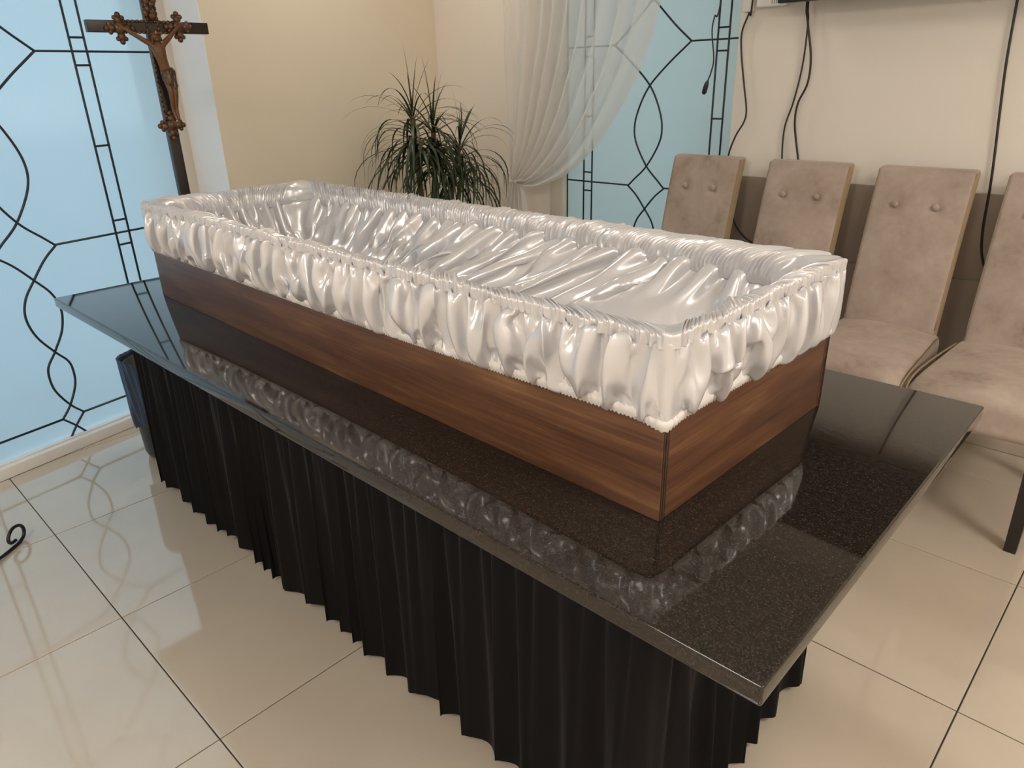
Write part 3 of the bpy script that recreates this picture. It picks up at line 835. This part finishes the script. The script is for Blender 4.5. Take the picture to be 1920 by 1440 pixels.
cable('long black cable hanging between the third and fourth chairs', [(1.902, 1.556), (1.909, 1.385), (1.921, 1.239), (1.937, 1.069), (1.945, 0.963), (1.951, 0.834), (1.964, 0.745), (1.992, 0.667), (2.05, 0.50), (2.06, 0.20)], 2.655, 0.0042, 1.90, 1.62)

# ------------------------------------------------------------------ sheer tied-back curtain
def curtain():
    t = empty('sheer_curtain', (-0.1, 2.52, 0), 0, 'white sheer curtain gathered to the left and tied back at the window', 'curtain')
    t_loc = np.array([-0.1, 2.52, 0])
    zt = 2.60; ztie = 0.862
    left = spline([(-0.330, zt), (-0.297, 1.724), (-0.301, 1.484), (-0.293, 1.23), (-0.272, 0.991), (-0.255, ztie + 0.01)], 12)
    right = spline([(0.80, zt), (0.76, 2.1), (0.631, 1.651), (0.593, 1.523), (0.532, 1.378), (0.428, 1.211), (0.301, 1.054), (0.136, 0.92), (-0.045, 0.845), (-0.150, 0.832), (-0.215, 0.842)], 12)
    def resample(c, n, p):
        d = np.concatenate([[0], np.cumsum(np.linalg.norm(np.diff(c, axis=0), axis=1))]); d /= d[-1]
        q = np.linspace(0, 1, n) ** p
        return np.stack([np.interp(q, d, c[:, 0]), np.interp(q, d, c[:, 1])], 1)
    nv, nu = 90, 260
    Lc, Rc = resample(left, nv, 1), resample(right, nv, 1)
    a = np.linspace(0, 1, nu)
    P = np.zeros((nv, nu, 3))
    gg = np.random.default_rng(12); w = gg.uniform(0.5, 1.7, 9); e = np.concatenate([[0], np.cumsum(w)]); e /= e[-1]
    ph = np.interp(a, e, np.arange(10)) * 2 * PI
    for j in range(nv):
        v = j / (nv - 1)
        aw = a
        x = Lc[j, 0] * (1 - aw) + Rc[j, 0] * aw; z = Lc[j, 1] * (1 - aw) + Rc[j, 1] * aw
        # belly: inner threads sag below the straight chord near the tie
        sag = 0.05 * np.sin(PI * aw) * v ** 2 * (1 - v) * 2
        z = z - sag
        amp = 0.030 * (1 - 0.55 * v)
        y = 2.52 + amp * (np.sin(ph + 0.6 * np.sin(3 * v)) + 0.15 * np.sin(2.1 * ph + 1)) + 0.004 * np.sin(9 * v + 14 * aw)
        P[j] = np.stack([x, y, z], 1)
    P -= t_loc
    grid_obj('upper_drape', P, MAT['voile'], t)
    # lower tail
    nv2, nu2 = 40, 90
    Q = np.zeros((nv2, nu2, 3)); a2 = np.linspace(0, 1, nu2)
    for j in range(nv2):
        v = j / (nv2 - 1); z = ztie - 0.02 - v * (ztie - 0.05)
        wd = 0.085 + 0.16 * min(1, v * 3.0) ** 0.8
        xl = -0.268 - 0.10 * min(1, v * 3.5) ** 0.9
        x = xl + wd * a2
        y = 2.52 + (0.012 + 0.012 * min(1, v * 3)) * np.sin(a2 * 2 * PI * 5 + 0.7) + 0.006 * np.sin(a2 * 31)
        Q[j] = np.stack([x, y, np.full(nu2, z)], 1)
    Q -= t_loc
    grid_obj('lower_drape', Q, MAT['voile'], t)
    ring = [(-0.222 + 0.048 * math.cos(q), 2.52 + 0.032 * math.sin(q), ztie - 0.006 + 0.010 * math.cos(q)) for q in np.linspace(0, 2 * PI, 25)]
    tb_ = tube('tieback', np.array(ring) - t_loc, 0.0055, MAT['voile'], t)
    rod = tube('curtain_rod', np.array([(-0.5, 2.52, 2.62), (1.2, 2.52, 2.62)]) - t_loc, 0.011, MAT['white_paint'], t)
curtain()

# ------------------------------------------------------------------ dracaena
def plant():
    px, py = -0.30, 1.98
    t = empty('potted_dracaena', (px, py, 0), 0, 'dark green dracaena with thin arching leaves in the corner behind the coffin', 'plant')
    pot = lathe('pot', [(0.10, 0.0), (0.115, 0.02), (0.15, 0.27), (0.158, 0.275), (0.158, 0.30), (0.145, 0.30), (0.14, 0.27)], MAT['pot'], t)
    lathe('soil', [(0.138, 0.255), (0.136, 0.27)], MAT['soil'], t)
    g = np.random.default_rng(23)
    heads = [(0.01, -0.085, 1.215, 0.06), (0.03, 0.020, 1.150, 0.0), (0.05, 0.165, 1.065, 0.35)]
    for hx, hy, hz, ln in heads:
        tube('stem', spline([(0.03 * hx, 0.3 * hy, 0.26), (0.2 * hx, 0.45 * hy, 0.6), (0.7 * hx, 0.85 * hy, 0.95), (hx, hy, hz)], 6), [0.013] * 12 + [0.012] * 7, MAT['stem'], t)
    def leaf_mesh(L, w, el, bend, twist):
        """blade in its own frame: leaves the stem along +x at elevation el, bending down by bend radians"""
        n = 12; vs = []; x = z = 0.0; a = el
        for i in range(n + 1):
            s = i / n
            ww = w * (min(1, 0.55 + s * 3) * (1 - s ** 2.2)) + 0.0003
            tw = twist * s
            nx, nz = -math.sin(a), math.cos(a)
            for q, lift in ((-1, 0.18), (0, 0), (1, 0.18)):
                yy = q * ww * math.cos(tw); up = abs(q) * ww * lift + q * ww * math.sin(tw)
                vs.append((x + nx * up, yy, z + nz * up))
            x += L / n * math.cos(a); z += L / n * math.sin(a)
            a -= bend / n * (0.5 + 1.2 * s)
            a = max(a, -1.5)
        fs = []
        for i in range(n):
            for q in range(2): fs.append([i * 3 + q, i * 3 + q + 1, (i + 1) * 3 + q + 1, (i + 1) * 3 + q])
        me = bpy.data.meshes.new('leaf'); me.from_pydata(vs, [], fs); me.update()
        me.polygons.foreach_set('use_smooth', [True] * len(me.polygons)); me.materials.append(MAT['leaf']); return me
    kinds = {'up': [leaf_mesh(L, .0055, el, b, tw) for L, el, b, tw in ((.30, 1.50, .15, .3), (.26, 1.38, .3, -.3), (.24, 1.30, .5, .4), (.28, 1.25, .9, .2))],
             'mid': [leaf_mesh(L, .0050, el, b, tw) for L, el, b, tw in ((.36, 1.0, 1.7, .4), (.38, .80, 1.6, -.4), (.34, .65, 1.5, .5), (.40, .55, 1.35, .2), (.36, 0.95, 2.2, -.3))],
             'low': [leaf_mesh(L, .0075, el, b, tw) for L, el, b, tw in ((.42, .60, 2.9, .3), (.44, .35, 2.7, -.3), (.40, .15, 2.4, .4), (.44, -.20, 2.0, -.2), (.38, 0.5, 3.0, .2), (.42, -.55, 1.5, .3))]}
    for hi, (hx, hy, hz, lean) in enumerate(heads):
        plan = [('up', 5, 0.02), ('mid', 13, -0.01), ('low', 74, -0.05)]
        for kd, cnt, dz in plan:
            for q in range(cnt):
                me = kinds[kd][int(g.integers(len(kinds[kd])))]
                o = bpy.data.objects.new('leaf', me); link(o, t)
                az = 2 * PI * (q * 0.381966 + g.uniform(-.06, .06)) + hi
                zz_ = hz + dz - (0.14 * g.random() if kd == 'low' else 0.02 * g.random())
                o.location = (hx, hy, zz_)
                tilt = lean * (1.0 if kd == 'up' else 0.5)
                sc = g.uniform(0.78, 1.12)
                o.rotation_euler = (Matrix.Rotation(-tilt, 3, 'X') @ Matrix.Rotation(az, 3, 'Z') @ Matrix.Rotation(g.uniform(-.12, .12), 3, 'Y')).to_euler()
                o.scale = (sc, sc, sc)
plant()

# ------------------------------------------------------------------ standing crucifix by the left window
def crucifix():
    X0, Y0 = -0.200, 0.735
    t = empty('standing_crucifix', (X0, Y0, 0), 0, 'tall black wooden crucifix with carved brown figure standing by the left window', 'crucifix')
    rbox_obj('post', (0.026, 0.036, 1.80), (0, 0, 0.93), MAT['black_wood'], t, r=0.002)
    rbox_obj('crossbar', (0.024, 0.396, 0.036), (0.002, -0.006, 1.558), MAT['black_wood'], t, r=0.002)
    lathe('base', [(0.10, 0.0), (0.10, 0.02), (0.06, 0.035), (0.03, 0.06), (0.028, 0.09)], MAT['black_wood'], t)
    # trefoil ends
    def trefoil(cy, cz, dirs):
        parts = [ellipsoid((0.020, cy, cz), (0.012, 0.020, 0.020))]
        for dy, dz in dirs:
            parts.append(ellipsoid((0.020, cy + 0.024 * dy, cz + 0.024 * dz), (0.010, 0.013, 0.013)))
            parts.append(ellipsoid((0.020, cy + 0.040 * dy, cz + 0.040 * dz), (0.008, 0.009, 0.009)))
            for sgn in (-1, 1):
                parts.append(ellipsoid((0.020, cy + 0.031 * dy + sgn * 0.012 * dz, cz + 0.031 * dz + sgn * 0.012 * dy), (0.006, 0.0075, 0.0075)))
        v, f = join(*parts); obj('carved_trefoil', v, f, MAT['bronze'], t)
    cross4 = ((1, 0), (-1, 0), (0, 1), (0, -1))
    trefoil(-0.108, 1.552, cross4); trefoil(0.083, 1.560, cross4); trefoil(-0.004, 1.248, cross4)
    trefoil(0.0, 1.76, cross4)
    # carved beading along the post and the bar
    parts = []
    for z in np.arange(1.27, 1.75, 0.0155):
        for sg in (-1, 1):
            parts.append(ellipsoid((0.013, sg * 0.0185, z + (0.004 if sg > 0 else 0)), (0.006, 0.0055, 0.0085), 8, 6))
    v, f = join(*parts); obj('carved_beading', v, f, MAT['bronze'], t, kind='stuff')
    parts = []
    for y in np.arange(-0.09, 0.075, 0.0145):
        for sg in (-1, 1):
            parts.append(ellipsoid((0.014, y, 1.558 + sg * 0.0165), (0.006, 0.008, 0.0050), 8, 6))
    v, f = join(*parts); obj('carved_beading', v, f, MAT['bronze'], t, kind='stuff')
    # carved scroll plate above the head
    parts = []
    for q in range(22):
        a = q * 2.4; r = 0.004 + 0.010 * (q % 3) / 2
        z = 1.590 + q * 0.0045
        parts.append(ellipsoid((0.018 + 0.004 * math.cos(a), r * math.sin(a) * 1.2, z), (0.008, 0.010, 0.012), 8, 6))
    v, f = join(*parts); obj('carved_scroll', v, f, MAT['bronze'], t)
    # the figure: one skinned body
    XF = 0.037
    Y = lambda y: y - Y0
    nodes = {
        'pelvis': (XF, Y(.744), 1.415, .0150), 'waist': (XF, Y(.737), 1.442, .0125), 'chest': (XF + .002, Y(.731), 1.478, .0165), 'neckb': (XF, Y(.7285), 1.504, .0085),
        'neck': (XF + .005, Y(.7265), 1.513, .0062), 'head': (XF + .011, Y(.723), 1.529, .0115), 'crown': (XF + .010, Y(.7215), 1.541, .0085),
        'shl': (XF, Y(.711), 1.504, .0085), 'ell': (XF - .003, Y(.668), 1.530, .0062), 'wrl': (XF - .008, Y(.636), 1.551, .0045), 'hal': (XF - .010, Y(.626), 1.556, .0048), 'fil': (XF - .008, Y(.617), 1.560, .0026),
        'shr': (XF, Y(.747), 1.504, .0085), 'elr': (XF - .003, Y(.780), 1.531, .0062), 'wrr': (XF - .008, Y(.808), 1.556, .0045), 'har': (XF - .010, Y(.816), 1.562, .0048), 'fir': (XF - .008, Y(.823), 1.567, .0026),
        'hil': (XF, Y(.737), 1.404, .0112), 'knl': (XF + .013, Y(.739), 1.356, .0082), 'anl': (XF + .002, Y(.739), 1.300, .0050), 'fol': (XF + .007, Y(.741), 1.277, .0046), 'tol': (XF + .012, Y(.742), 1.266, .0032),
        'hir': (XF, Y(.752), 1.404, .0112), 'knr': (XF + .015, Y(.753), 1.358, .0082), 'anr': (XF + .005, Y(.749), 1.300, .0050), 'for': (XF + .012, Y(.748), 1.278, .0046), 'tor': (XF + .017, Y(.748), 1.267, .0032)}
    ed = [('pelvis', 'waist'), ('waist', 'chest'), ('chest', 'neckb'), ('neckb', 'neck'), ('neck', 'head'), ('head', 'crown'), ('neckb', 'shl'), ('shl', 'ell'), ('ell', 'wrl'), ('wrl', 'hal'), ('hal', 'fil'),
          ('neckb', 'shr'), ('shr', 'elr'), ('elr', 'wrr'), ('wrr', 'har'), ('har', 'fir'), ('pelvis', 'hil'), ('hil', 'knl'), ('knl', 'anl'), ('anl', 'fol'), ('fol', 'tol'), ('pelvis', 'hir'), ('hir', 'knr'), ('knr', 'anr'), ('anr', 'for'), ('for', 'tor')]
    names = list(nodes)
    S_ = 10.0                                           # built large and scaled down: the skin modifier likes bigger numbers
    me = bpy.data.meshes.new('carved_figure')
    me.from_pydata([tuple(S_ * c for c in nodes[n][:3]) for n in names], [(names.index(a), names.index(b)) for a, b in ed], [])
    me.materials.append(MAT['figure'])
    o = bpy.data.objects.new('carved_figure', me); link(o, t); o.scale = (1 / S_,) * 3
    sk = o.modifiers.new('skin', 'SKIN')
    for i, n in enumerate(names):
        r = nodes[n][3] * S_; me.skin_vertices[0].data[i].radius = (r * 1.28, r * 1.28)
    me.skin_vertices[0].data[0].use_root = True
    sk.use_smooth_shade = True
    ss = o.modifiers.new('subsurf', 'SUBSURF'); ss.levels = 2; ss.render_levels = 2
    # face, hair, thorn crown
    hc = np.array([XF + .011, Y(.723), 1.529])
    v, f = join(ellipsoid(hc + [.0105, .001, -.001], (.0035, .0018, .0040), 8, 6), ellipsoid(hc + [.0090, -.0038, .002], (.0022, .0024, .0014), 8, 6), ellipsoid(hc + [.0090, .0052, .002], (.0022, .0024, .0014), 8, 6), ellipsoid(hc + [.0095, .001, -.0065], (.0022, .0032, .0010), 8, 6), ellipsoid(hc + [.0070, .001, -.0100], (.0055, .0062, .0060), 8, 6))
    obj('face', v, f, MAT['figure'], t)
    pr_ = [ellipsoid(hc + [-.003, 0, .004], (.0115, .0128, .0125), 10, 8)]
    for sg in (-1, 1):
        for q in range(4): pr_.append(ellipsoid(hc + [-.002 + q * .0006, sg * (.0100 + q * .0006), -.003 - q * .006], (.0055, .0045, .0060), 8, 6))
    v, f = join(*pr_); obj('hair', v, f, MAT['bronze'], t)
    ring = [(hc[0] + .0130 * math.cos(a) - .001, hc[1] + .0135 * math.sin(a), hc[2] + .0065 + .0014 * math.sin(5 * a)) for a in np.linspace(0, 2 * PI, 33)]
    tube('thorn_crown', ring, .0026, MAT['bronze'], t)
    # loincloth
    prof = []
    nu_, nv_ = 48, 10; LC = np.zeros((nv_, nu_, 3))
    for j in range(nv_):
        v_ = j / (nv_ - 1); z_ = 1.430 - 0.052 * v_
        for i in range(nu_):
            a = 2 * PI * i / nu_
            rr = (0.0205 - 0.0035 * abs(v_ - 0.35)) + 0.0022 * math.sin(7 * a + 5 * v_) * (0.4 + v_) + 0.0014 * math.sin(15 * a - 6 * v_)
            cap = min(1.0, 0.82 + 2.5 * min(v_, 1 - v_))
            rr *= cap
            LC[j, i] = (XF + 0.003 + 0.007 * v_ + rr * 0.95 * math.cos(a), Y(.7435) + 0.001 * v_ + rr * 1.10 * math.sin(a), z_ - (0.012 * math.cos(a - 0.8) + 0.004 * math.sin(5 * a)) * v_ + 0.004 * math.sin(a) * (1 - v_))
    grid_obj('loincloth', LC, MAT['bronze'], t, wrap=True, subdiv=1)
    kn = [ellipsoid((XF + .012, Y(.762), 1.420 - q * .008), (.006, .0055 - q * .0004, .008), 8, 6) for q in range(5)]
    v, f = join(*kn); obj('cloth_knot', v, f, MAT['bronze'], t)
crucifix()

# ------------------------------------------------------------------ pedal bin with liner, left of the table
def bin_():
    bx_, by_ = -0.305, 0.545
    t = empty('waste_bin', (bx_, by_, 0), 0, 'black waste bin with dark blue liner standing left of the table skirt', 'bin')
    lathe('body', [(0.098, 0.006), (0.112, 0.012), (0.118, 0.03), (0.126, 0.26), (0.129, 0.40), (0.122, 0.40), (0.118, 0.30)], MAT['black_plastic'], t, seg=40)
    nu_, nv_ = 120, 16; Lq = np.zeros((nv_, nu_, 3))
    for j in range(nv_):
        v_ = j / (nv_ - 1); z_ = 0.432 - 0.285 * v_
        a = np.arange(nu_) / nu_ * 2 * PI
        rr = 0.136 - 0.004 * v_ + 0.004 * np.sin(13 * a + 3 * v_) * (0.3 + v_) + 0.003 * np.sin(29 * a - 5 * v_) + (0.004 if j == 0 else 0)
        zz_ = z_ + 0.020 * np.sin(5 * a + 1) * v_ + 0.006 * np.sin(3 * a)
        Lq[j] = np.stack([rr * np.cos(a), rr * np.sin(a), zz_], 1)
    inner = Lq[:1].copy(); inner[..., :2] *= 0.90; inner[..., 2] -= 0.03
    grid_obj('liner', np.concatenate([inner, Lq], 0), MAT['liner'], t, wrap=True, subdiv=1)
bin_()

# ------------------------------------------------------------------ wrought-iron stand: one scroll foot reaches into the frame
def iron_stand():
    v = np.array([.087, -.098]); v /= np.linalg.norm(v)
    Pq = np.array([-.053, -.073])
    ctr = Pq + v * 0.36
    t = empty('iron_candle_stand', (ctr[0], ctr[1], 0), 0, 'black wrought-iron stand with a curled scroll foot at the left frame edge', 'candle stand')
    prof = [(0.345, 0.115), (0.28, 0.055), (0.20, 0.022), (0.123, 0.010), (0.076, 0.006), (0.032, 0.0055), (0.006, 0.014), (-0.003, 0.030), (0.000, 0.048), (0.015, 0.061), (0.042, 0.064), (0.064, 0.050), (0.069, 0.034), (0.058, 0.023), (0.040, 0.022)]
    base_ang = math.atan2(-v[1], -v[0])
    for k in range(3):
        a = base_ang + (0, 2.45, -2.45)[k]; d = np.array([math.cos(a), math.sin(a)])
        pts = [(d[0] * (0.36 - s), d[1] * (0.36 - s), z) for s, z in prof]
        tube('scroll_foot', spline(pts, 6), 0.0055, MAT['black_iron'], t)
    tube('pole', [(0, 0, 0.10), (0, 0, 0.5)], 0.009, MAT['black_iron'], t)
    lathe('pole_tip', [(0.009, 0.495), (0.013, 0.503), (0.010, 0.515), (0.003, 0.522)], MAT['black_iron'], t)
iron_stand()
